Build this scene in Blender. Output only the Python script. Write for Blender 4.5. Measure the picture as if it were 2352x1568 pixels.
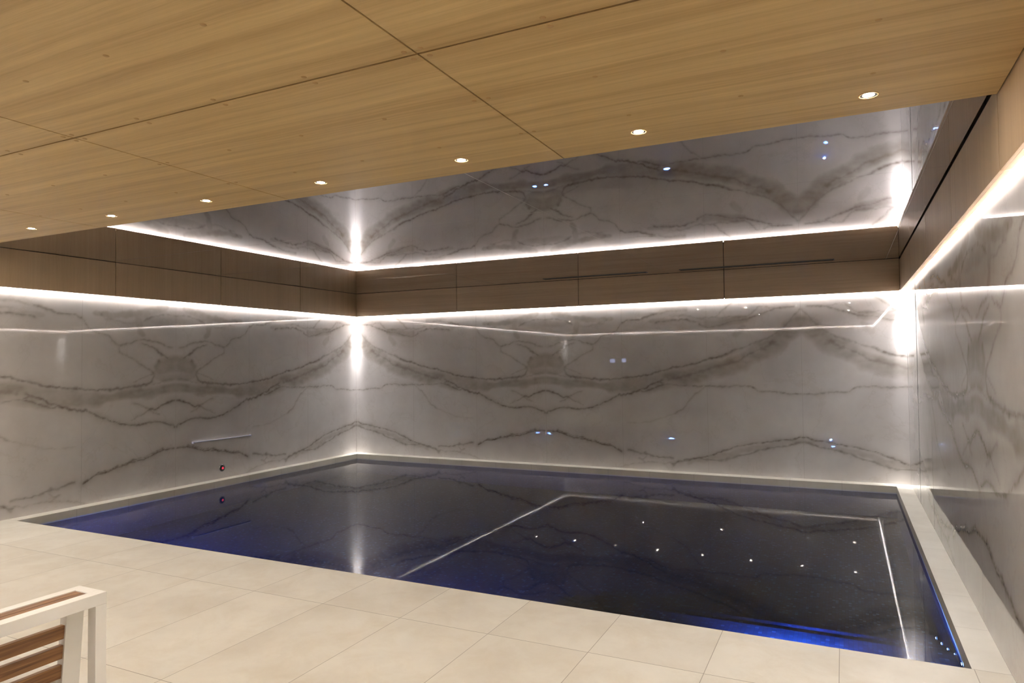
import bpy, bmesh, math, random
import numpy as np
from mathutils import Vector, Matrix
S = bpy.context.scene
for o in list(bpy.data.objects): bpy.data.objects.remove(o, do_unlink=True)
C = S.collection

# ---------------------------------------------------------------- camera, world, exposure
def make_camera():
    cam = bpy.data.cameras.new('camera'); ob = bpy.data.objects.new('camera', cam); C.objects.link(ob)
    cam.sensor_width = 36.0; cam.sensor_fit = 'HORIZONTAL'
    cam.lens = 1573.84 / 2352 * 36; cam.clip_start = 0.02; cam.clip_end = 100
    yaw, pit, rol = 0.4505, 0.0298, -0.0111
    fwd = Vector((-math.sin(yaw)*math.cos(pit), math.cos(yaw)*math.cos(pit), math.sin(pit)))
    right = Vector((math.cos(yaw), math.sin(yaw), 0)); up = right.cross(fwd)
    R = right*math.cos(rol) + up*math.sin(rol); U = -right*math.sin(rol) + up*math.cos(rol)
    m = Matrix((R, U, -fwd)).transposed().to_4x4()
    m.translation = Vector((7.7278, -9.6646, 1.55))
    ob.matrix_world = m; S.camera = ob
make_camera()
w = bpy.data.worlds.new('world'); S.world = w; w.use_nodes = True
w.node_tree.nodes['Background'].inputs[0].default_value = (0.02, 0.02, 0.022, 1)
w.node_tree.nodes['Background'].inputs[1].default_value = 0.2
S.view_settings.view_transform = 'Standard'; S.view_settings.look = 'None'
S.view_settings.gamma = 1.0; S.view_settings.exposure = 0.06
S.view_settings.use_curve_mapping = False
cy = S.cycles
cy.use_denoising = True
cy.max_bounces = 12; cy.diffuse_bounces = 5; cy.glossy_bounces = 8; cy.transmission_bounces = 8
cy.sample_clamp_indirect = 0.0; cy.light_sampling_threshold = 0.0; cy.blur_glossy = 0.0
cy.caustics_refractive = False; cy.caustics_reflective = False

# light levels (used by each lamp's own builder below)
DOWNLIGHT_W = 21.5; LED_EMIT = 185.0; CORNER_W = 170.0; POOL_EMIT = 800.0
WARM = (1.0, 0.90, 0.77); COOL = (1.0, 0.97, 0.95)

# ---------------------------------------------------------------- measures (metres)
W = 8.43; REAR = -9.95; H = 2.706; HM = 2.771; ZB = 2.371; BF = 0.062
PX0, PX1, PY0, PY1 = 0.157, 8.265, -5.568, -0.186
ZW = -0.080; DEEP = -1.45; CE = -6.041

# ---------------------------------------------------------------- helpers
class NT:
    def __init__(s, name):
        s.m = bpy.data.materials.new(name); s.m.use_nodes = True; s.t = s.m.node_tree; s.t.nodes.clear()
        s.out = s.n('ShaderNodeOutputMaterial'); s.b = s.n('ShaderNodeBsdfPrincipled')
        s.l(s.b.outputs[0], s.out.inputs[0])
    def n(s, t, **k):
        x = s.t.nodes.new(t)
        for a, v in k.items(): setattr(x, a, v)
        return x
    def l(s, a, b): s.t.links.new(a, b)
    def put(s, sock, v):
        if hasattr(v, 'is_output') or isinstance(v, bpy.types.NodeSocket): s.l(v, sock)
        else:
            if isinstance(v, tuple) and len(v) == 3 and sock.type == 'RGBA': v = v + (1,)
            sock.default_value = v
    def math(s, op, a, b=None, c=None, clamp=False):
        x = s.n('ShaderNodeMath', operation=op, use_clamp=clamp)
        for i, v in enumerate((a, b, c)):
            if v is not None: s.put(x.inputs[i], v)
        return x.outputs[0]
    def mix(s, f, a, b, mode='MIX'):
        x = s.n('ShaderNodeMix', data_type='RGBA', blend_type=mode)
        s.put(x.inputs[0], f); s.put(x.inputs[6], a); s.put(x.inputs[7], b); return x.outputs[2]
    def noise(s, vec, scale=1, detail=3, rough=.5, dist=0):
        x = s.n('ShaderNodeTexNoise'); s.put(x.inputs['Vector'], vec)
        x.inputs['Scale'].default_value = scale; x.inputs['Detail'].default_value = detail
        x.inputs['Roughness'].default_value = rough; x.inputs['Distortion'].default_value = dist
        return x.outputs[0]
    def xyz(s, v):
        x = s.n('ShaderNodeSeparateXYZ'); s.l(v, x.inputs[0]); return x.outputs
    def comb(s, a, b, c):
        x = s.n('ShaderNodeCombineXYZ')
        for i, v in enumerate((a, b, c)): s.put(x.inputs[i], v)
        return x.outputs[0]
    def pos(s): return s.n('ShaderNodeNewGeometry').outputs['Position']
    def ramp(s, f, *stops):
        x = s.n('ShaderNodeValToRGB'); e = x.color_ramp.elements
        while len(e) < len(stops): e.new(0.5)
        for q, (p, c) in zip(e, stops): q.position = p; q.color = tuple(c) + (1,)
        s.put(x.inputs[0], f); return x.outputs[0]
    def rng(s, f, a, b, c=0., d=1.):
        x = s.n('ShaderNodeMapRange'); s.put(x.inputs[0], f)
        for i, v in enumerate((a, b, c, d)): x.inputs[i+1].default_value = v
        return x.outputs[0]
    def base(s, v): s.put(s.b.inputs['Base Color'], v)
    def set(s, **k):
        for a, v in k.items(): s.put(s.b.inputs[a.replace('_', ' ')], v)
    def bump(s, h, dist, strength=1.):
        x = s.n('ShaderNodeBump'); s.put(x.inputs['Height'], h); x.inputs['Distance'].default_value = dist
        x.inputs['Strength'].default_value = strength; s.l(x.outputs[0], s.b.inputs['Normal'])

def plain(name, col, rough=.5, metal=0., spec=.5, var=.06, scale=8):
    """single-colour procedural material with a faint mottling"""
    k = NT(name); n = k.noise(k.pos(), scale, 3)
    k.base(k.mix(k.rng(n, .3, .7), tuple(c*(1-var) for c in col), tuple(min(1, c*(1+var)) for c in col)))
    k.set(Roughness=rough, Metallic=metal, Specular_IOR_Level=spec); return k.m
def glow(name, col, strength):
    k = NT(name); k.t.nodes.remove(k.b); e = k.n('ShaderNodeEmission')
    e.inputs[0].default_value = col + (1,); e.inputs[1].default_value = strength
    k.l(e.outputs[0], k.out.inputs[0]); return k.m

class MB:
    """collects shapes and links them as ONE mesh object"""
    def __init__(s): s.bm = bmesh.new()
    def box(s, x0, x1, y0, y1, z0, z1, bevel=0, mat=0):
        r = bmesh.ops.create_cube(s.bm, size=1)['verts']
        for v in r: v.co = Vector(((x0+x1)/2 + v.co.x*(x1-x0), (y0+y1)/2 + v.co.y*(y1-y0), (z0+z1)/2 + v.co.z*(z1-z0)))
        fs = set(f for v in r for f in v.link_faces)
        for f in fs: f.material_index = mat
        if bevel:
            es = set(e for v in r for e in v.link_edges)
            bmesh.ops.bevel(s.bm, geom=list(es), offset=bevel, segments=2, affect='EDGES', profile=.7)
        return s
    def hexa(s, pts, bevel=0, mat=0):
        """eight corners: bottom four then top four, both the same way round"""
        v = [s.bm.verts.new(p) for p in pts]
        fs = [s.bm.faces.new([v[i] for i in q]) for q in ((3,2,1,0),(4,5,6,7),(0,1,5,4),(1,2,6,5),(2,3,7,6),(3,0,4,7))]
        for f in fs: f.material_index = mat
        if bevel:
            es = set(e for f in fs for e in f.edges)
            bmesh.ops.bevel(s.bm, geom=list(es), offset=bevel, segments=2, affect='EDGES', profile=.7)
        return s
    def lathe(s, prof, seg=32, axis='z', at=(0,0,0), mat=0):
        rings = []
        for r, h in prof:
            ring = []
            if r < 1e-6: ring = [s.bm.verts.new((0, 0, h))]
            else: ring = [s.bm.verts.new((r*math.cos(2*math.pi*i/seg), r*math.sin(2*math.pi*i/seg), h)) for i in range(seg)]
            rings.append(ring)
        new = [v for r in rings for v in r]
        for a, b in zip(rings, rings[1:]):
            for i in range(seg):
                j = (i+1) % seg
                if len(a) == 1 and len(b) == 1: continue
                if len(a) == 1: f = s.bm.faces.new((a[0], b[j], b[i]))
                elif len(b) == 1: f = s.bm.faces.new((a[i], a[j], b[0]))
                else: f = s.bm.faces.new((a[i], a[j], b[j], b[i]))
                f.smooth = True; f.material_index = mat
        for v in new:
            x, y, z = v.co
            if axis == 'x': v.co = Vector((z, x, y))
            elif axis == 'y': v.co = Vector((x, z, y))
            v.co += Vector(at)
        return s
    def build(s, name, mat, parent=None, origin=None, recalc=True):
        if recalc: bmesh.ops.recalc_face_normals(s.bm, faces=s.bm.faces)
        if origin is not None:
            for v in s.bm.verts: v.co -= Vector(origin)
        me = bpy.data.meshes.new(name); s.bm.to_mesh(me); s.bm.free()
        for m in (mat if isinstance(mat, (list, tuple)) else [mat]): me.materials.append(m)
        ob = bpy.data.objects.new(name, me); C.objects.link(ob)
        if origin is not None and parent is None: ob.location = origin
        if parent is not None: ob.parent = parent
        return ob
def thing(name, loc, label, cat, group=None):
    o = bpy.data.objects.new(name, None); C.objects.link(o); o.location = loc; o.empty_display_size = .1
    o['label'] = label; o['category'] = cat
    if group: o['group'] = group
    return o
def tag(o, label, cat, group=None):
    o['label'] = label; o['category'] = cat
    if group: o['group'] = group
    return o
def struct(o): o['kind'] = 'structure'; return o
def lamp(name, kind, energy, col, parent, loc, rot=(0,0,0), **k):
    d = bpy.data.lights.new(name, kind); d.energy = energy; d.color = col
    for a, v in k.items(): setattr(d, a, v)
    o = bpy.data.objects.new(name, d); C.objects.link(o); o.parent = parent; o.location = loc; o.rotation_euler = rot
    return o
# vein and smear lines of one half repeat: (width, strength, [(along, up), ...]) in metres
VEINS = [(0.01,0.8,[(-0.0,0.517),(0.28,0.474),(0.62,0.425),(0.82,0.381),(1.1,0.283),(1.31,0.204),(1.5,0.173),(1.72,0.087)]),
(0.014,0.55,[(-0.01,0.466),(0.32,0.385),(0.65,0.305),(0.86,0.234),(1.08,0.174),(1.36,0.196),(1.66,0.112),(1.71,0.067)]),
(0.012,0.6,[(1.69,0.168),(1.9,0.196),(2.08,0.23),(2.34,0.275)]),
(0.013,0.95,[(2.44,0.241),(2.55,0.293),(2.76,0.332),(2.97,0.392),(3.21,0.415),(3.37,0.46),(3.45,0.495),(3.59,0.504)]),
(0.009,0.7,[(2.44,0.251),(2.62,0.323),(2.78,0.352),(3.05,0.422),(3.23,0.446),(3.43,0.505)]),
(0.01,0.3,[(1.72,0.106),(2.06,0.112),(2.25,0.065),(2.47,0.019)]),
(0.008,0.3,[(2.04,0.215),(2.1,0.152),(2.17,0.17),(2.08,0.113)]),
(0.009,0.6,[(-0.0,1.091),(0.15,1.078),(0.33,1.108),(0.55,1.13),(0.65,1.177),(0.82,1.187),(0.99,1.198),(1.23,1.185),(1.55,1.187),(1.78,1.201),(1.89,1.244)]),
(0.016,0.9,[(1.82,1.249),(1.98,1.221),(2.07,1.155),(2.2,1.099),(2.46,1.045)]),
(0.01,0.8,[(1.8,1.192),(1.91,1.164),(2.09,1.108),(2.26,1.09),(2.48,1.041)]),
(0.012,0.8,[(2.2,1.099),(2.46,1.035),(2.67,0.945),(2.85,0.883),(2.98,0.849),(3.14,0.848),(3.28,0.854),(3.44,0.83),(3.57,0.779),(3.6,0.762)]),
(0.016,0.45,[(0.01,2.193),(0.16,2.024),(0.26,1.919),(0.51,1.782),(0.75,1.687),(1.04,1.594)]),
(0.013,0.9,[(0.95,1.625),(1.18,1.563),(1.37,1.512),(1.55,1.462),(1.69,1.448)]),
(0.016,0.75,[(1.69,1.442),(1.92,1.374),(2.13,1.335),(2.35,1.298),(2.56,1.288),(2.77,1.275),(2.98,1.289),(3.14,1.316),(3.27,1.361)]),
(0.022,0.4,[(0.36,1.774),(0.46,1.692),(0.66,1.608),(0.75,1.547),(0.99,1.466),(1.23,1.405),(1.46,1.346),(1.73,1.268)]),
(0.01,0.5,[(3.27,1.361),(3.32,1.434),(3.27,1.506)]),
(0.009,0.6,[(2.4,2.107),(2.47,2.011),(2.57,1.951),(2.72,1.91),(2.82,1.825),(2.88,1.805),(2.97,1.822),(3.07,1.856),(3.19,1.872),(3.39,1.831),(3.57,1.782)]),
(0.008,0.45,[(2.86,1.805),(2.86,1.722),(2.98,1.656),(3.15,1.571),(3.25,1.516),(3.33,1.452)]),
(0.01,0.7,[(3.15,1.818),(3.27,1.788),(3.35,1.75),(3.41,1.686),(3.5,1.639)]),
(0.007,0.35,[(3.04,1.343),(3.15,1.416),(3.29,1.452)]),
(0.008,0.35,[(3.26,1.325),(3.42,1.361),(3.6,1.382)]),
(0.013,0.95,[(3.24,1.017),(3.32,1.003),(3.44,1.064),(3.5,1.091),(3.6,1.114)]),
(0.008,0.6,[(3.26,1.026),(3.16,0.97),(3.02,0.904)]),
(0.008,0.5,[(3.24,1.008),(3.3,0.963),(3.38,0.946)]),
(0.01,0.4,[(3.06,1.106),(3.16,1.07),(3.23,1.026)]),
(0.01,0.7,[(0.08,2.242),(0.26,2.226),(0.44,2.159),(0.66,2.101),(0.85,2.056),(1.0,2.018),(1.16,2.002),(1.28,2.034),(1.3,2.076),(1.47,2.103),(1.7,2.106),(1.9,2.09)]),
(0.01,0.4,[(0.26,2.215),(0.51,2.238),(0.61,2.153),(0.76,2.119),(0.93,2.123),(1.07,2.123),(1.28,2.122),(1.38,2.149),(1.51,2.164),(1.7,2.168)]),
(0.007,0.6,[(0.85,2.376),(0.95,2.262),(1.09,2.128)]),
(0.012,0.35,[(1.45,2.225),(1.7,2.236),(1.9,2.209),(2.03,2.162)]),
(0.009,0.7,[(1.88,2.21),(2.03,2.162),(2.19,2.146),(2.34,2.122),(2.4,2.097)]),
(0.012,0.5,[(3.18,2.1),(3.27,2.161),(3.4,2.193),(3.62,2.194)]),
(0.01,0.3,[(2.6,2.185),(2.68,2.098),(2.78,2.085),(2.97,2.061),(3.05,2.077)]),
(0.006,0.4,[(1.23,1.173),(1.37,1.073),(1.48,0.957),(1.55,0.861),(1.64,0.795)]),
(0.005,0.2,[(1.64,0.795),(1.82,0.732),(2.13,0.672),(2.34,0.65)])]
SMEARS = [(0.13,0.5,[(0.0,2.028),(0.26,1.797),(0.75,1.507),(1.46,1.317),(2.13,1.222),(2.56,1.176)]),
(0.07,0.5,[(2.13,1.193),(2.48,1.167),(2.77,1.187),(3.18,1.216),(3.6,1.253)]),
(0.05,0.35,[(-0.0,0.496),(0.5,0.39),(0.98,0.249),(1.45,0.157)]),
(0.11,0.5,[(3.39,1.524),(3.61,1.575)]),
(0.06,0.4,[(3.33,1.434),(3.46,1.397),(3.6,1.414)]),
(0.04,0.6,[(3.37,1.587),(3.33,1.524)]),
(0.06,0.45,[(0.66,2.071),(1.0,2.072),(1.19,2.056)]),
(0.05,0.22,[(0.71,1.969),(0.83,1.886)]),
(0.05,0.5,[(2.58,2.167),(2.79,2.159),(2.99,2.171),(3.19,2.182),(3.38,2.266),(3.46,2.299)]),
(0.045,0.45,[(3.11,2.111),(3.15,1.946)]),
(0.06,0.3,[(3.23,2.162),(3.47,2.1),(3.62,2.149)]),
(0.04,0.35,[(1.47,2.234),(1.83,2.26)]),
(0.04,0.25,[(1.7,2.119),(1.97,2.12)])]

# ---------------------------------------------------------------- marble pattern (book-matched slabs, metres)
PERIOD = 3.617; SLAB = PERIOD/3; RES = 0.012
def vnoise(x, y, seed):
    r = np.random.RandomState(seed).rand(64, 64)
    xi = np.floor(x).astype(int); yi = np.floor(y).astype(int); fx = x-xi; fy = y-yi
    fx = fx*fx*(3-2*fx); fy = fy*fy*(3-2*fy)
    g = lambda a, b: r[a % 64, b % 64]
    return (g(xi, yi)*(1-fx) + g(xi+1, yi)*fx)*(1-fy) + (g(xi, yi+1)*(1-fx) + g(xi+1, yi+1)*fx)*fy
def fbm(x, y, f, seed, octs=4):
    t = 0; a = .5
    for k in range(octs): t = t + a*(vnoise(x*f*2**k, y*f*2**k, seed+k)-.5)*2; a *= .55
    return t
def dist_poly(X, Y, pts):
    best = np.full(X.shape, 9.)
    for (ax, ay), (bx, by) in zip(pts, pts[1:]):
        dx, dy = bx-ax, by-ay; L = dx*dx+dy*dy+1e-12
        t = np.clip(((X-ax)*dx+(Y-ay)*dy)/L, 0, 1)
        best = np.minimum(best, np.hypot(X-ax-t*dx, Y-ay-t*dy))
    return best
def marble_fields():
    nu = int(PERIOD/RES)+2; nz = int(2.46/RES)+2
    X, Y = np.meshgrid(np.arange(nu)*RES, np.arange(nz)*RES, indexing='ij')
    edge = np.clip(np.minimum(X, PERIOD-X)/.12, 0, 1)
    wx = X + edge*(.030*fbm(X, Y, 5, 3) + .012*fbm(X, Y, 22, 9)); wy = Y + .026*fbm(X, Y, 6, 21) + .013*fbm(X, Y, 24, 31)
    V = np.zeros_like(X); M = np.zeros_like(X)
    n1 = fbm(X, Y, 9, 55); n2 = fbm(X, Y, 3, 77); n3 = fbm(X, Y, 30, 99, 3)
    for wd, st, pts in VEINS:
        d = dist_poly(wx, wy, pts); ww = np.maximum(wd*(.75+.8*n1+.5*n3), .004)*1.05
        core = st*np.exp(-(d/ww)**2)*(.8+.45*n3)
        halo = st*.46*np.exp(-(d/(wd*3.4))**1.4)*(.75+.6*n2)
        V = np.maximum(V, np.maximum(core, 0)); M = np.maximum(M, halo)
    sx = X + edge*.07*fbm(X, Y, 3.5, 12); sy = Y + .06*fbm(X, Y, 4, 44)
    for wd, st, pts in SMEARS:
        d = dist_poly(sx, sy, pts)
        s_ = st*np.clip(1.25-(d/wd)**2.2, 0, 1)*(.82+.4*n1+.3*n2)
        M = np.maximum(M, s_) + .15*np.minimum(M, s_)
    # streaks that follow the broad band
    st = np.clip(fbm(X*1.3, Y*7-1.2*X, 2.2, 140), -1, 1)
    M = M*(1+.35*st)
    return np.clip(V*1.15, 0, 1), np.clip(M*1.45, 0, 1)
VF, MF = marble_fields()
def fold(u):
    u = np.abs(u); k = np.mod(u, 2*PERIOD); return np.where(k > PERIOD, 2*PERIOD-k, k)
def marble_wall(name, origin, du, length, nrm, pat, mat, top=2.44, res=RES, tilt=.0008, seed=1, u_joint=0.):
    """a fine grid carrying the vein pattern per point, on a solid backing; slabs sit a hair out of plane"""
    nz = int(round(top/res)); z = np.linspace(0, top, nz+1)
    d = np.array(du, float); n = np.array(nrm, float); rs = np.random.RandomState(seed).uniform(-1, 1, (60, 2))
    flip = np.dot(np.cross(d, (0, 0, 1.)), n) < 0
    cuts = [0.]; k = SLAB - (u_joint % SLAB)
    while k < length-.02: cuts.append(k); k += SLAB
    cuts.append(length)
    PP, QQ, AV, AM, AU, base_i = [], [], [], [], [], 0
    for s_, (ua, ub) in enumerate(zip(cuts, cuts[1:])):
        ga = .0006 if s_ else 0.; gb = .0006 if ub < length else 0.
        u = np.linspace(ua+ga, ub-gb, max(2, int(round((ub-ua)/res)))+1)
        U, Z = np.meshgrid(u, z, indexing='ij')
        F = fold(pat(U)); fi = F/RES; zi = np.clip(Z/RES, 0, VF.shape[1]-2)
        i0 = np.clip(np.floor(fi).astype(int), 0, VF.shape[0]-2); j0 = np.floor(zi).astype(int); a = fi-i0; b = zi-j0
        bil = lambda G: (G[i0, j0]*(1-a)+G[i0+1, j0]*a)*(1-b) + (G[i0, j0+1]*(1-a)+G[i0+1, j0+1]*a)*b
        off = tilt*rs[s_, 0]*(U-(ua+ub)/2) + tilt*.5*rs[s_, 1]*(Z-1.2)
        PP.append((np.array(origin)[None, None] + U[..., None]*d + Z[..., None]*np.array((0, 0, 1.)) + off[..., None]*n).reshape(-1, 3))
        idx = base_i + np.arange(U.size).reshape(U.shape); base_i += U.size
        q = np.stack([idx[:-1, :-1], idx[1:, :-1], idx[1:, 1:], idx[:-1, 1:]], -1).reshape(-1, 4)
        QQ.append(q[:, ::-1] if flip else q); AV.append(bil(VF).ravel()); AM.append(bil(MF).ravel()); AU.append((U+u_joint).ravel())
    quads = np.concatenate(QQ)
    # solid backing box
    nb = base_i; o = np.array(origin)
    bk = [o + d*uu + np.array((0, 0, zz)) - n*t for t in (.004, .12) for (uu, zz) in ((0, 0), (length, 0), (length, top), (0, top))]
    Vt = np.concatenate(PP+[np.array(bk)]); q2 = nb + np.array([(0,1,2,3),(7,6,5,4),(0,4,5,1),(1,5,6,2),(2,6,7,3),(3,7,4,0)])
    Q = np.concatenate([quads, q2])
    me = bpy.data.meshes.new(name); me.vertices.add(len(Vt)); me.vertices.foreach_set('co', Vt.astype(np.float32).ravel())
    me.loops.add(Q.size); me.loops.foreach_set('vertex_index', Q.astype(np.int32).ravel())
    me.polygons.add(len(Q)); me.polygons.foreach_set('loop_start', (np.arange(len(Q))*4).astype(np.int32))
    me.update(calc_edges=True); me.validate()
    for an, arr in (('vein', AV), ('smear', AM), ('run', AU)):
        at = me.attributes.new(an, 'FLOAT', 'POINT')
        at.data.foreach_set('value', np.concatenate(arr+[np.zeros(8)]).astype(np.float32))
    me.polygons.foreach_set('use_smooth', [True]*len(Q))
    me.materials.append(mat); ob = bpy.data.objects.new(name, me); C.objects.link(ob); return struct(ob)

# ---------------------------------------------------------------- materials
def m_marble():
    k = NT('polished_marble'); p = k.pos()
    att = lambda a: k.n('ShaderNodeAttribute', attribute_name=a).outputs['Fac']
    vein, smear, run = att('vein'), att('smear'), att('run')
    cloud = k.noise(p, 1.6, 4, .6)
    white = k.mix(k.rng(cloud, .3, .7), (.585, .555, .55), (.685, .66, .655))
    faint = k.math('ABSOLUTE', k.math('SUBTRACT', k.noise(p, 1.1, 6, .6, .4), .5))
    white = k.mix(k.rng(faint, 0, .012, .16, 0), white, (.42, .38, .33))
    c = k.mix(k.math('MULTIPLY', smear, .9, clamp=True), white, (.30, .265, .225))
    vn = k.math('MULTIPLY', vein, k.rng(k.noise(p, 14, 3), .3, .7, .6, 1.1), clamp=True)
    c = k.mix(vn, c, (.15, .118, .09))
    j = k.math('ABSOLUTE', k.math('SUBTRACT', k.math('FRACT', k.math('ADD', k.math('DIVIDE', run, SLAB), .5)), .5))
    jm = k.rng(j, .0010, .0016, 1, 0)
    c = k.mix(k.math('MULTIPLY', jm, .45), c, (.30, .27, .24))
    k.base(c); k.set(Roughness=.024, IOR=1.47)
    k.bump(k.noise(p, 1.6, 1, .5), .0003); return k.m
def m_wood(name, axis, dark, light, red=0., streak=1.0):
    k = NT(name); x, y, z = k.xyz(k.pos())
    a, b = (x, k.math('ADD', y, z)) if axis == 'x' else (z, k.math('ADD', x, y))
    wob = k.math('MULTIPLY', k.noise(k.comb(a, k.math('MULTIPLY', b, 2.), 0.), 1.2, 2), .05)
    b = k.math('ADD', b, wob)
    broad = k.noise(k.comb(k.math('MULTIPLY', a, .22), k.math('MULTIPLY', b, 9.), 0.), 1., 3, .6)
    mid = k.noise(k.comb(k.math('MULTIPLY', a, .7), k.math('MULTIPLY', b, 42.), 3.), 1., 4, .65)
    fine = k.noise(k.comb(k.math('MULTIPLY', a, 6.), k.math('MULTIPLY', b, 260.), 7.), 1., 2, .7)
    f = k.math('ADD', k.math('MULTIPLY', broad, .5*streak), k.math('ADD', k.math('MULTIPLY', mid, .35*streak), k.math('MULTIPLY', fine, .22)))
    f = k.math('SUBTRACT', f, .53*streak-.5+.0)
    c = k.ramp(f, (.30, dark), (.50, tuple((p+q)/2 for p, q in zip(dark, light))), (.74, light))
    k.base(c); k.set(Roughness=.42, Specular_IOR_Level=.35); k.bump(fine, .0002); return k.m
def m_tile():
    """honed stone deck: 0.604 m joints across, first row short then 1.17 m rows"""
    k = NT('deck_stone'); p = k.pos(); x, y, z = k.xyz(p)
    gx = k.math('DIVIDE', k.math('SUBTRACT', 7.672, x), .6035)
    yy = k.math('SUBTRACT', PY0, y)
    row2 = k.math('GREATER_THAN', yy, .600)
    in1 = k.math('LESS_THAN', yy, .0)
    gy2 = k.math('ADD', 1., k.math('DIVIDE', k.math('SUBTRACT', yy, .600), 1.170))
    gy1 = k.math('DIVIDE', yy, .600)
    gy = k.math('ADD', k.math('MULTIPLY', row2, gy2), k.math('MULTIPLY', k.math('SUBTRACT', 1., row2), gy1))
    fx = k.math('ABSOLUTE', k.math('SUBTRACT', k.math('FRACT', k.math('ADD', gx, .5)), .5))
    fy = k.math('ABSOLUTE', k.math('SUBTRACT', k.math('FRACT', k.math('ADD', gy, .5)), .5))
    sy = k.math('ADD', .600, k.math('MULTIPLY', row2, .57))
    dx = k.math('MULTIPLY', fx, .6035); dy = k.math('MULTIPLY', fy, sy)
    ix = k.math('FLOOR', gx); iy = k.math('FLOOR', gy)
    wn = k.n('ShaderNodeTexWhiteNoise'); k.l(k.comb(ix, iy, 0.), wn.inputs[0]); rnd = wn.outputs[0]
    off = k.n('ShaderNodeVectorMath', operation='ADD'); k.l(p, off.inputs[0]); k.l(k.comb(k.math('MULTIPLY', rnd, 30.), rnd, 0.), off.inputs[1])
    cl = k.noise(off.outputs[0], 1.7, 5, .62, .3); sp = k.noise(off.outputs[0], 9., 4, .7)
    c = k.ramp(cl, (.28, (.62, .575, .49)), (.5, (.71, .675, .59)), (.72, (.76, .73, .645)))
    c = k.mix(k.math('MULTIPLY', k.rng(k.noise(off.outputs[0], 3.2, 5, .7, .5), .46, .68), .5), c, (.60, .54, .43))
    c = k.mix(k.math('MULTIPLY', k.math('ABSOLUTE', k.math('SUBTRACT', rnd, .5)), .16), c, (.52, .46, .36))
    jx = k.rng(dx, .0012, .0026, 1, 0); jy = k.rng(dy, .0012, .0026, 1, 0)
    side = k.math('MULTIPLY', k.math('LESS_THAN', y, PY0-.001), k.math('GREATER_THAN', y, PY0-.609))
    jm = k.math('MAXIMUM', k.math('MULTIPLY', jx, .7), k.math('MULTIPLY', jy, .85))
    c = k.mix(jm, c, (.20, .165, .12))
    k.base(c); k.set(Roughness=.42, Specular_IOR_Level=.45); k.bump(sp, .0003, .5); return k.m
def m_coping():
    k = NT('coping_stone'); p = k.pos(); x, y, z = k.xyz(p)
    s_ = k.math('ADD', x, y)
    def jt(v, st, off): 
        f = k.math('ABSOLUTE', k.math('SUBTRACT', k.math('FRACT', k.math('ADD', k.math('DIVIDE', k.math('SUBTRACT', v, off), st), .5)), .5))
        return k.rng(k.math('MULTIPLY', f, st), .0009, .0022, 1, 0)
    nrm = k.n('ShaderNodeNewGeometry')
    onx = k.math('MULTIPLY', k.math('GREATER_THAN', x, PX0+.002), k.math('LESS_THAN', x, PX1-.002))
    j = k.math('ADD', k.math('MULTIPLY', jt(x, .604, 7.672), onx), k.math('MULTIPLY', jt(y, .604, PY0), k.math('SUBTRACT', 1., onx)))
    cl = k.noise(p, 2.1, 5, .62, .3)
    c = k.ramp(cl, (.28, (.64, .60, .52)), (.72, (.77, .74, .66)))
    k.base(k.mix(k.math('MULTIPLY', j, .55), c, (.25, .21, .16))); k.set(Roughness=.4, Specular_IOR_Level=.45); return k.m
def m_mosaic():
    """glass mosaic: 25 mm chips, each chip its own blue"""
    k = NT('blue_glass_mosaic'); p = k.pos()
    g = k.n('ShaderNodeVectorMath', operation='SCALE'); k.l(p, g.inputs[0]); g.inputs['Scale'].default_value = 40.
    x, y, z = k.xyz(g.outputs[0])
    fl = [k.math('FLOOR', k.math('ADD', q, .37)) for q in (x, y, z)]
    wn = k.n('ShaderNodeTexWhiteNoise'); k.l(k.comb(*fl), wn.inputs[0]); r = wn.outputs[0]
    c = k.ramp(r, (0., (.010, .026, .090)), (.6, (.012, .034, .115)), (.93, (.018, .05, .15)), (1., (.06, .12, .28)))
    fr = [k.math('ABSOLUTE', k.math('SUBTRACT', k.math('FRACT', k.math('ADD', q, .87)), .5)) for q in (x, y, z)]
    c2 = k.mix(.5, c, (.01, .02, .05)); 
    nx, ny, nz = [k.math('ABSOLUTE', q) for q in k.xyz(k.n('ShaderNodeNewGeometry').outputs['Normal'])]
    jm = k.math('MAXIMUM', k.math('MULTIPLY', k.math('LESS_THAN', fr[0], .05), k.math('LESS_THAN', nx, .5)),
         k.math('MAXIMUM', k.math('MULTIPLY', k.math('LESS_THAN', fr[1], .05), k.math('LESS_THAN', ny, .5)),
                k.math('MULTIPLY', k.math('LESS_THAN', fr[2], .05), k.math('LESS_THAN', nz, .5))))
    k.base(k.mix(k.math('MULTIPLY', jm, .8), c, (.012, .018, .035)))
    k.set(Roughness=.55, Specular_IOR_Level=.12); return k.m
def m_water():
    k = NT('still_pool_water'); p = k.pos()
    k.base((.86, .93, 1.0)); k.set(Roughness=0.0, IOR=1.333, Transmission_Weight=1.0); k.set(Specular_Tint=(.70, .72, .78))
    h = k.math('ADD', k.noise(p, 1.5, 2, .5), k.math('MULTIPLY', k.noise(p, 9., 2, .5), .12))
    k.bump(h, .00007); return k.m
def m_mirror():
    k = NT('gloss_stretch_ceiling'); k.base(k.mix(k.rng(k.noise(k.pos(), .7, 3), .3, .7), (.70, .68, .70), (.735, .715, .73)))
    k.set(Metallic=1., Roughness=.012); k.bump(k.noise(k.pos(), .9, 1), .0003); return k.m
def m_teak():
    k = NT('oiled_teak'); x, y, z = k.xyz(k.pos())
    v = k.comb(k.math('MULTIPLY', x, 30.), k.math('MULTIPLY', y, 2.2), k.math('MULTIPLY', z, 45.))
    n = k.noise(v, 1.6, 4, .6, .6)
    k.base(k.ramp(n, (.3, (.13, .055, .02)), (.52, (.27, .125, .045)), (.75, (.44, .235, .095))))
    k.set(Roughness=.38); return k.m
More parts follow.
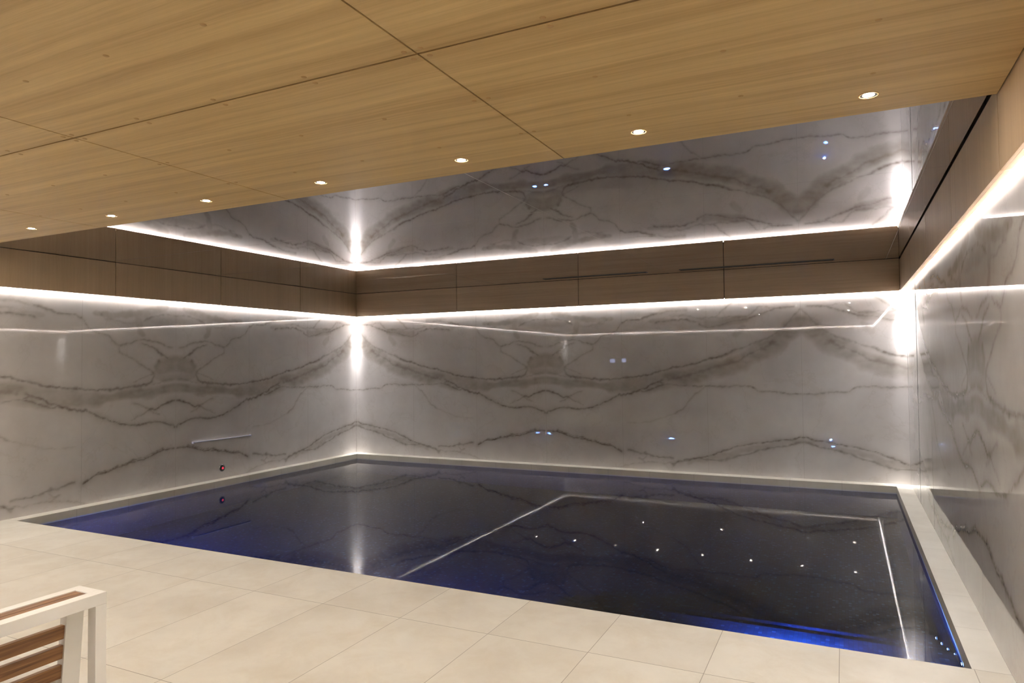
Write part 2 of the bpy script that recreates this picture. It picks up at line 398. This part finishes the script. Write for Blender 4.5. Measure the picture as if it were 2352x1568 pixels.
MARBLE = m_marble(); TILE = m_tile(); COPING = m_coping(); MOSAIC = m_mosaic(); WATER = m_water(); MIRROR = m_mirror(); TEAK = m_teak()
OAK = m_wood('oak_ceiling_veneer', 'x', (.47, .31, .135), (.78, .575, .28), streak=1.35)
OAK_BACK = m_wood('oak_bulkhead_veneer_horizontal', 'x', (.47, .33, .21), (.72, .545, .38))
OAK_SIDE = m_wood('oak_bulkhead_veneer_vertical', 'z', (.48, .335, .20), (.70, .52, .34), streak=.85)
DARK = plain('black_shadow_gap', (.012, .011, .010), .8)
PALE = plain('pale_seam', (.60, .58, .56), .4)
WHITE = plain('white_powder_coat', (.86, .845, .80), .38, var=.02)
TOWEL = plain('white_towelling', (.80, .79, .77), .95, var=.05, scale=60)
CUSH = plain('off_white_cushion_fabric', (.62, .59, .55), .95, var=.05, scale=90)
BLACK = plain('black_rubber', (.02, .02, .02), .45)
CHROME = plain('brushed_steel', (.60, .61, .66), .22, 1., var=.05)
SPOUT = plain('pale_blue_grey_steel', (.62, .63, .78), .3, .2, var=.03)
GLASSD = plain('dark_tinted_glass', (.03, .028, .028), .06)
CAP = plain('oak_screw_cap', (.46, .29, .12), .5)
LED = glow('led_diffuser', COOL, LED_EMIT)
LENS = glow('downlight_lens', (1., .92, .80), 700.)
BLUE = glow('blue_pool_lens', (.10, .26, 1.), POOL_EMIT)
BLUE_S = glow('blue_step_lens', (.16, .36, 1.), 60.)
SPOTLENS = glow('corner_spot_lens', COOL, 8.)
SATIN = plain('satin_grey_metal', (.16, .15, .15), .4, .3)
SCREEN = glow('lit_touch_screen', (.55, .62, 1.), 9.)
RED = glow('red_indicator', (1., .07, .12), .75)

# ---------------------------------------------------------------- setting: walls
marble_wall('wall_back', (0, 0, 0), (1, 0, 0), W, (0, -1, 0), lambda u: u, MARBLE, seed=4, tilt=.0006)
marble_wall('wall_left', (0, 0, 0), (0, -1, 0), -REAR, (1, 0, 0), lambda u: u, MARBLE, seed=8, tilt=.0006)
marble_wall('wall_right', (W, 0, 0), (0, -1, 0), -REAR, (-1, 0, 0), lambda u: u-W, MARBLE, seed=6, tilt=.0022, res=.014)
marble_wall('wall_front', (0, REAR, 0), (1, 0, 0), W, (0, 1, 0), lambda u: u+1.1, MARBLE, seed=2, res=.03)
def rear_opening(name, x0, x1, z1):
    f = MB()
    f.box(x0-.05, x0, REAR+.002, REAR+.05, 0, z1+.05); f.box(x1, x1+.05, REAR+.002, REAR+.05, 0, z1+.05); f.box(x0, x1, REAR+.002, REAR+.05, z1, z1+.05)
    o = struct(f.build(name, WHITE))
    MB().box(x0, x1, REAR+.01, REAR+.03, 0.004, z1).build('glass_pane', GLASSD, o)
    return o
o = rear_opening('door_1', 2.12, 2.92, 2.12); MB().box(2.84, 2.87, REAR+.03, REAR+.075, .85, 1.15, .004).build('handle', CHROME, o)
o = rear_opening('door_2', 3.20, 4.02, 2.12); MB().box(3.26, 3.29, REAR+.03, REAR+.075, .85, 1.15, .004).build('handle', CHROME, o)
rear_opening('window_1', 5.66, 8.10, 2.28)

# ---------------------------------------------------------------- setting: deck
f = MB(); f.box(0, W, REAR, PY0, -.14, 0)
struct(f.build('floor', TILE))

# ---------------------------------------------------------------- wood ceiling with panels and screw caps
ceil = struct(MB().box(BF, W-BF, REAR, CE+.004, H+.018, HM+.06).build('ceiling', DARK))
xs = [BF, .115, 2.187, 4.250, 6.317, W-BF]; xs = [BF, 2.187, 4.250, 6.317, W-BF]; ys = [CE, -7.533, -9.02, REAR]
gx, gy = .008, .011
xrow = [-.035, .035, .51, 1.03, 1.545]
for j in range(3):
    for i in range(len(xs)-1):
        a = xs[i] + (gx/2 if i else 0); b = xs[i+1] - (gx/2 if i < len(xs)-2 else .006)
        y1 = ys[j] - (gy/2 if j else 0); y0 = ys[j+1] + gy/2
        p = MB().box(a, b, y0, y1, H, H+.018, .0012).build('ceiling_panel', OAK, ceil)
        if i == 0: continue
        rows = {0: (-7.502, -7.030, -6.540), 1: (-7.568, -8.050), 2: ()}[j]
        for yy in rows:
            for dx in (.035, .525, 1.03, 1.545, 2.03):
                x = xs[i] + dx
                if x > W-BF-.04: continue
                MB().lathe([(0, -.0022), (.0085, -.0022), (.0105, -.0008), (.0115, 0)], 20, at=(x, yy, H)).build('screw_cap', CAP, p)
# ---------------------------------------------------------------- gloss ceiling over the pool
base = struct(MB().box(.02, W-.02, CE+.006, -.02, HM+.006, HM+.06).build('ceiling', DARK))
mx = [.02, 2.853, 5.548, 8.225, W-.02]; my = [CE+.006, -4.540, -3.055, -1.60, -.02]
rnd = random.Random(5)
for i in range(4):
    for j in range(4):
        x0, x1, y0, y1 = mx[i], mx[i+1], my[j], my[j+1]
        tx, ty = rnd.uniform(-1, 1)*.0007, rnd.uniform(-1, 1)*.0010
        g = .0012; q = []
        for dz in (0, .004):
            for (x, y) in ((x0+g, y0+g), (x1-g, y0+g), (x1-g, y1-g), (x0+g, y1-g)):
                q.append((x, y, HM + dz + tx*(x-(x0+x1)/2) + ty*(y-(y0+y1)/2)))
        MB().hexa(q).build('gloss_panel', MIRROR, base)
f = MB()
for x in mx[1:-1]: f.box(x-.0014, x+.0014, CE+.01, -.03, HM+.0005, HM+.004)
for y in my[1:-1]: f.box(.03, W-.03, y-.0014, y+.0014, HM+.0005, HM+.004)
f.build('panel_seam', PALE, base)
for x0, x1, lb in ((3.75, 5.30, 'dark linear air slot in the gloss ceiling, left of the pair'), (5.75, 7.65, 'dark linear air slot in the gloss ceiling, right of the pair')):
    t = thing('air_slot', ((x0+x1)/2, -.33, HM), lb, 'air vent', 'linear air slots along the back of the gloss ceiling')
    h = (x1-x0)/2
    MB().box(-h, h, -.045, .045, -.005, -.001).build('slot_frame', SATIN, t)
    for s_ in (-.02, .02): MB().box(-h+.01, h-.01, s_-.008, s_+.008, -.0068, -.0045).build('slot_opening', DARK, t)

# ---------------------------------------------------------------- oak bulkhead round the room, with lip and hidden led strip
def bulkhead(name, side, seams, mat, top_gap):
    length = {'back': W, 'left': -REAR, 'right': -REAR, 'front': W}[side]
    def P(u0, u1, d0, d1):        # along-run, distance from wall -> x0,x1,y0,y1
        if side == 'back': return u0, u1, -d1, -d0
        if side == 'front': return u0, u1, REAR+d0, REAR+d1
        if side == 'left': return d0, d1, -u1, -u0
        return W-d1, W-d0, -u1, -u0
    e = .004
    root = struct(MB().box(*P(e, length-e, .020, BF-.016), ZB+.016, HM-.003).build(name, DARK))
    edges = [BF-.0005 if side in ('back', 'front') else .0] + seams + [length - (BF-.0005 if side in ('back', 'front') else 0)]
    for a, b in zip(edges, edges[1:]):
        g = .0045
        MB().box(*P(a+g, b-g, BF-.016, BF), ZB, HM-top_gap, .0008).build('oak_panel', mat, root)
        MB().box(*P(a+g, b-g, .017, BF-.0165), ZB, ZB+.014, .0008).build('oak_lip', mat, root)
    return root, P, length
BH = {}
BH['back'] = bulkhead('trim_1', 'back', [2.097, 4.191, 6.288], OAK_BACK, .004)
BH['left'] = bulkhead('trim_2', 'left', [1.4415, 2.964, 4.473, 5.985, 7.49, 9.0], OAK_SIDE, .004)
BH['right'] = bulkhead('trim_3', 'right', [1.505, 3.010, 4.512, 6.011, 7.515, 9.02], OAK_SIDE, .018)
BH['front'] = bulkhead('trim_4', 'front', [2.097, 4.191, 6.288], OAK_BACK, .004)
for side, lb in (('back', 'white light strip tucked above the marble wall facing the camera, behind the pool'),
                 ('left', 'white light strip along the top of the left marble wall'),
                 ('right', 'broad bright light strip running toward the camera above the right marble wall'),
                 ('front', 'white light strip above the rear wall behind the camera, seen only mirrored')):
    root, P, length = BH[side]
    x0, x1, y0, y1 = P(.0, length, .003, .013) if side in ('left', 'right') else P(.0145, length-.0145, .003, .013)
    t = thing('led_strip', ((x0+x1)/2, (y0+y1)/2, ZB+.012), lb, 'light strip', 'light strips in the cove')
    MB().box(x0, x1, y0, y1, ZB+.006, ZB+.010).build('diffuser', LED, t, origin=t.location)
    MB().box(x0, x1, y0, y1, ZB+.0105, ZB+.024).build('housing', WHITE, t, origin=t.location)

# ---------------------------------------------------------------- corner spotlights grazing down the wall joints
for x, y, sx, sy, lb in ((0, 0, 1, -1, 'small corner spotlight beaming down where left and back marble walls meet'),
                         (W, 0, -1, -1, 'small corner spotlight beaming down where back and right marble walls meet'),
                         (0, REAR, 1, 1, 'small corner spotlight at the rear end of the left marble wall')):
    cx, cy_ = x+sx*.050, y+sy*.050
    t = thing('corner_spotlight', (cx, cy_, ZB-.004), lb, 'spotlight', 'corner spotlights')
    MB().lathe([(0, .003), (.0115, .003), (.0115, -.002), (.010, -.003), (.010, 0)], 24).build('housing', CHROME, t)
    MB().lathe([(0, -.001), (.0098, -.001)], 24).build('lens', SPOTLENS, t)
    lamp('corner_beam', 'SPOT', CORNER_W, COOL, t, (0, 0, -.006), (-sy*.021, sx*.021, 0), spot_size=math.radians(35), spot_blend=1.0, shadow_soft_size=.008)
    lamp('corner_narrow_beam', 'SPOT', CORNER_W*2.1, COOL, t, (0, 0, -.006), (-sy*.021, sx*.021, 0), spot_size=math.radians(18), spot_blend=1.0, shadow_soft_size=.008)

# ---------------------------------------------------------------- downlights
def downlight(x, y, lb, src=None):
    t = thing('downlight', (x, y, H), lb, 'downlight', 'downlights in the oak ceiling')
    if src is None:
        MB().lathe([(.038, 0), (.042, -.0008), (.042, -.002), (.039, -.003), (.036, -.0025), (.035, -.0006), (.038, 0)], 40).build('trim_ring', CAP, t)
        MB().lathe([(.0355, -.0012), (.024, -.0006), (0, -.0006)], 40).build('baffle', BLACK, t)
        MB().lathe([(.023, -.0012), (.019, -.0022), (0, -.0026)], 40).build('lens', LENS, t)
    else:
        for ch in src.children:
            if ch.type == 'MESH':
                c = ch.copy(); C.objects.link(c); c.parent = t
    lamp('downlight_beam', 'SPOT', DOWNLIGHT_W, WARM, t, (0, 0, -.008), (0, 0, 0), spot_size=math.radians(125), spot_blend=.9, shadow_soft_size=.028)
    return t
ORD = ['first', 'second', 'third', 'fourth', 'fifth', 'sixth', 'seventh', 'eighth']
first = None
for i in range(8):
    x = .625 + 1.0325*i
    lb = f'small round downlight along the ceiling edge by the pool, {ORD[i]} counting from the left wall'
    t = downlight(x, -6.290, lb, first)
    if first is None: first = t
for i in range(8):
    x = .625 + 1.0325*i
    downlight(x, -8.84, f'small round downlight in the rear row over the deck, {ORD[i]} counting from the left wall', first)

# ---------------------------------------------------------------- pool: coping, basin, steps
pool = thing('swimming_pool', ((PX0+PX1)/2, (PY0+PY1)/2, DEEP), 'rectangular pool of dark blue glass mosaic framed by narrow beige stone coping', 'swimming pool')
pl = pool.location
MB().box(0, PX0, PY0, 0, -.14, 0, .0008).build('coping', COPING, pool, origin=pl)
MB().box(PX1, W, PY0, 0, -.14, 0, .0008).build('coping', COPING, pool, origin=pl)
MB().box(PX0, PX1, PY1, 0, -.14, 0, .0008).build('coping', COPING, pool, origin=pl)
f = MB(); t_ = .12; e = .0
f.box(PX0-t_, PX1+t_, PY0-t_, PY1+t_, DEEP-t_, DEEP)
f.box(PX0-t_, PX0, PY0-t_, PY1+t_, DEEP, -.141); f.box(PX1, PX1+t_, PY0-t_, PY1+t_, DEEP, -.141)
f.box(PX0, PX1, PY0-t_, PY0, DEEP, -.141); f.box(PX0, PX1, PY1, PY1+t_, DEEP, -.141)
f.build('basin', MOSAIC, pool, origin=pl)
treads = [-.19, -.36, -.62, -.85, -1.08]; edges_y = [-5.08, -4.86, -4.55, -4.24, -3.92]
for i, z in enumerate(treads):
    MB().box(5.9, PX1-.001, PY0+.001, edges_y[i], (treads[i+1] if i < 4 else DEEP+.001)+.0005, z).build('step', MOSAIC, pool, origin=pl)
wt = MB()
wt.bm.faces.new([wt.bm.verts.new(p) for p in ((PX0+.0005, PY0+.0005, ZW), (PX1-.0005, PY0+.0005, ZW), (PX1-.0005, PY1-.0005, ZW), (PX0+.0005, PY1-.0005, ZW))])
wo = wt.build('pool_water', WATER, recalc=False); wo['kind'] = 'stuff'; wo['label'] = 'still dark blue water filling the pool'; wo['category'] = 'water'
for x, y, z, lb in ((1.02, PY0, -.85, 'blue underwater light on the near pool wall, nearest the left marble wall'),
                    (1.31, PY0, -.85, 'blue underwater light on the near pool wall, second from the left marble wall'),
                    (4.26, PY0, -.85, 'blue underwater light halfway along the near pool wall'),
                    (7.50, -4.86, -.49, 'blue underwater light set in a riser of the pool steps'),
                    (7.45, PY0, -.125, 'blue underwater light just above the top pool step near the right corner')):
    t = thing('pool_light', (x, y+.001, z), lb, 'underwater light', 'blue lights in the pool')
    small = z > -.2; r = .022 if small else (.05 if x < 2 else .034 if x > 7 else .065)
    MB().lathe([(r*1.25, 0), (r*1.25, .008), (r*1.05, .012), (r*1.0, .008)], 32, 'y').build('rim', CHROME, t)
    MB().lathe([(r, .008), (r*.6, .012), (0, .013)], 32, 'y').build('lens', BLUE_S if small else BLUE, t)
    if small: lamp('pool_beam', 'SPOT', 150., (.16, .36, 1.), t, (0, .03, 0), (math.radians(78), 0, 0), spot_size=math.radians(150), spot_blend=.6, shadow_soft_size=.02)
for i, (y, z) in enumerate(((-5.27, -.12), (-5.0, -.27), (-4.68, -.53), (-4.37, -.76), (-4.05, -1.0))):
    t = thing('step_light', (PX1-.001, y, z), f'tiny bright blue light beside the {["top", "second", "third", "fourth", "lowest"][i]} underwater step', 'step light', 'step lights on the right pool wall')
    MB().lathe([(.020, 0), (.020, -.004), (.016, -.006)], 20, 'x').build('rim', CHROME, t)
    MB().lathe([(.016, -.005), (0, -.007)], 20, 'x').build('lens', BLUE_S, t)

# ---------------------------------------------------------------- fittings on the left wall
t = thing('water_spout', (0, -2.885, .536), 'long thin steel water blade spout on the left marble wall', 'spout')
MB().box(0, .030, -.475, .475, -.004, .006, .002).build('blade', SPOUT, t)
MB().box(0, .034, -.490, -.474, -.012, .014, .003).build('end_cap', SPOUT, t); MB().box(0, .034, .474, .490, -.012, .014, .003).build('end_cap', SPOUT, t)
t = thing('wall_button', (0, -2.89, .138), 'round black push button with red centre low on the left marble wall', 'button')
MB().lathe([(.050, 0), (.050, .006), (.043, .010), (.041, .006)], 36, 'x').build('rim', CHROME, t)
MB().lathe([(.042, .004), (.042, .010), (.030, .018), (.016, .018)], 36, 'x').build('body', BLACK, t)
MB().lathe([(.017, .014), (.016, .021), (.009, .023), (0, .022)], 28, 'x').build('button', RED, t)

# ---------------------------------------------------------------- touch screens on the rear wall
for x, lb in ((1.54, 'lit bluish touch screen on the rear wall, the one nearer the left wall'), (1.90, 'lit bluish touch screen on the rear wall, the one nearer the glass doors')):
    t = thing('touch_screen', (x, REAR, 1.555), lb, 'control panel', 'control screens on the rear wall')
    MB().box(-.085, .085, 0.002, .018, -.065, .065, .004).build('bezel', BLACK, t)
    MB().box(-.074, .074, .018, .020, -.054, .054).build('display', SCREEN, t)

# ---------------------------------------------------------------- armchair by the deck
def armchair():
    x1, x0, y1, y0, h = 5.435, 4.415, -8.137, -8.93, .78
    t = thing('armchair', ((x0+x1)/2, (y0+y1)/2, 0), 'white metal armchair with teak slatted sides and arm tops at the bottom left', 'armchair')
    o = t.location; ym = o.y
    def b(f): return f
    for s in (1, -1):
        X = x1 if s > 0 else x0
        def bx(f, d0, d1, ya, yb, za, zb, bev=.002):
            a, c = (X-d1, X-d0) if s > 0 else (X+d0, X+d1); f.box(a, c, ya, yb, za, zb, bev)
        f = MB()
        bx(f, 0, .042, y0, y1, h-.040, h); bx(f, .112, .150, y0, y1, h-.040, h)
        bx(f, .0421, .1119, y1-.038, y1, h-.040, h); bx(f, .0421, .1119, y0, y0+.038, h-.040, h)
        f.build('arm_frame', WHITE, t, origin=o)
        f = MB(); bx(f, .0425, .0765, y0+.0385, y1-.0385, h-.026, h-.003, .0015); f.build('arm_slat', TEAK, t, origin=o)
        f = MB(); bx(f, .0785, .1115, y0+.0385, y1-.0385, h-.026, h-.003, .0015); f.build('arm_slat', TEAK, t, origin=o)
        for ya, yb in ((y1-.038, y1), (y0, y0+.038)):
            f = MB(); bx(f, 0, .042, ya, yb, 0, h-.0405); f.build('leg', WHITE, t, origin=o)
        def lean(f, d0, d1, ya, yb, za, zb, bev=.0015):
            k = lambda z: (h-.04-z)*.10
            pts = []
            for z in (za, zb):
                a, c = d0+k(z), d1+k(z)
                if s > 0: a, c = X-c, X-a
                else: a, c = X+a, X+c
                pts += [(a, ya, z), (c, ya, z), (c, yb, z), (a, yb, z)]
            f.hexa(pts, bev)
        for ya, yb in ((y1-.064, y1-.004), (y0+.004, y0+.064)):
            f = MB(); lean(f, .112, .146, ya, yb, .30, h-.0405); f.build('side_post', WHITE, t, origin=o)
        f = MB(); lean(f, .112, .146, y0+.064, y1-.064, .30, .34); f.build('side_rail', WHITE, t, origin=o)
        for zb in (.668, .600, .532, .464):
            f = MB(); lean(f, .118, .138, y0+.0645, y1-.0645, zb-.047, zb); f.build('side_slat', TEAK, t, origin=o)
    f = MB(); f.box(x0+.19, x1-.19, y0+.02, y0+.055, .70, .74, .002); f.box(x0+.19, x1-.19, y0+.02, y0+.055, .36, .40, .002)
    f.box(x0+.15, x0+.19, y0+.02, y0+.055, .36, .74, .002); f.box(x1-.19, x1-.15, y0+.02, y0+.055, .36, .74, .002); f.build('back_frame', WHITE, t, origin=o)
    for zb in (.68, .61, .54, .47): MB().box(x0+.19, x1-.19, y0+.028, y0+.047, zb-.051, zb, .0015).build('back_slat', TEAK, t, origin=o)
    for ya, yb in ((y1-.075, y1-.035), (y0+.06, y0+.10)): MB().box(x0+.19, x1-.19, ya, yb, .30, .34, .002).build('seat_bar', WHITE, t, origin=o)
    MB().box(x0+.192, x1-.192, y0+.062, y1-.03, .345, .50, .03).build('seat_cushion', CUSH, t, origin=o)
    return t
armchair()
t = thing('towel_roll', (5.045, -8.50, .502), 'rolled white towel lying on the armchair seat', 'towel')
f = MB(); prof = [(0, -.17), (.05, -.172), (.078, -.165), (.085, -.14), (.086, 0), (.085, .14), (.078, .165), (.05, .172), (0, .17)]
f.lathe(prof, 28, 'x', (0, 0, .086)); f.build('roll', TOWEL, t)
# low white lounger to the right of the camera, seen only mirrored in the marble
t = thing('daybed', (7.86, -8.65, 0), 'low white daybed under the downlights, mirrored at the right of the back wall', 'daybed')
f = MB(); f.box(-.29, .29, -.5, .5, .05, .36, .01); f.build('base', WHITE, t)
for sx in (-.24, .24):
    for sy in (-.45, .45): MB().box(sx-.02, sx+.02, sy-.02, sy+.02, 0, .0495).build('leg', WHITE, t)
MB().box(-.285, .285, -.495, .495, .361, .49, .03).build('mattress', CUSH, t)
t = thing('towel_roll', (7.86, -8.35, .49), 'rolled white towel on the low daybed', 'towel')
f = MB(); f.lathe([(0, -.15), (.045, -.15), (.06, -.13), (.062, 0), (.06, .13), (.045, .15), (0, .15)], 24, 'x', (0, 0, .062)); f.build('roll', TOWEL, t)
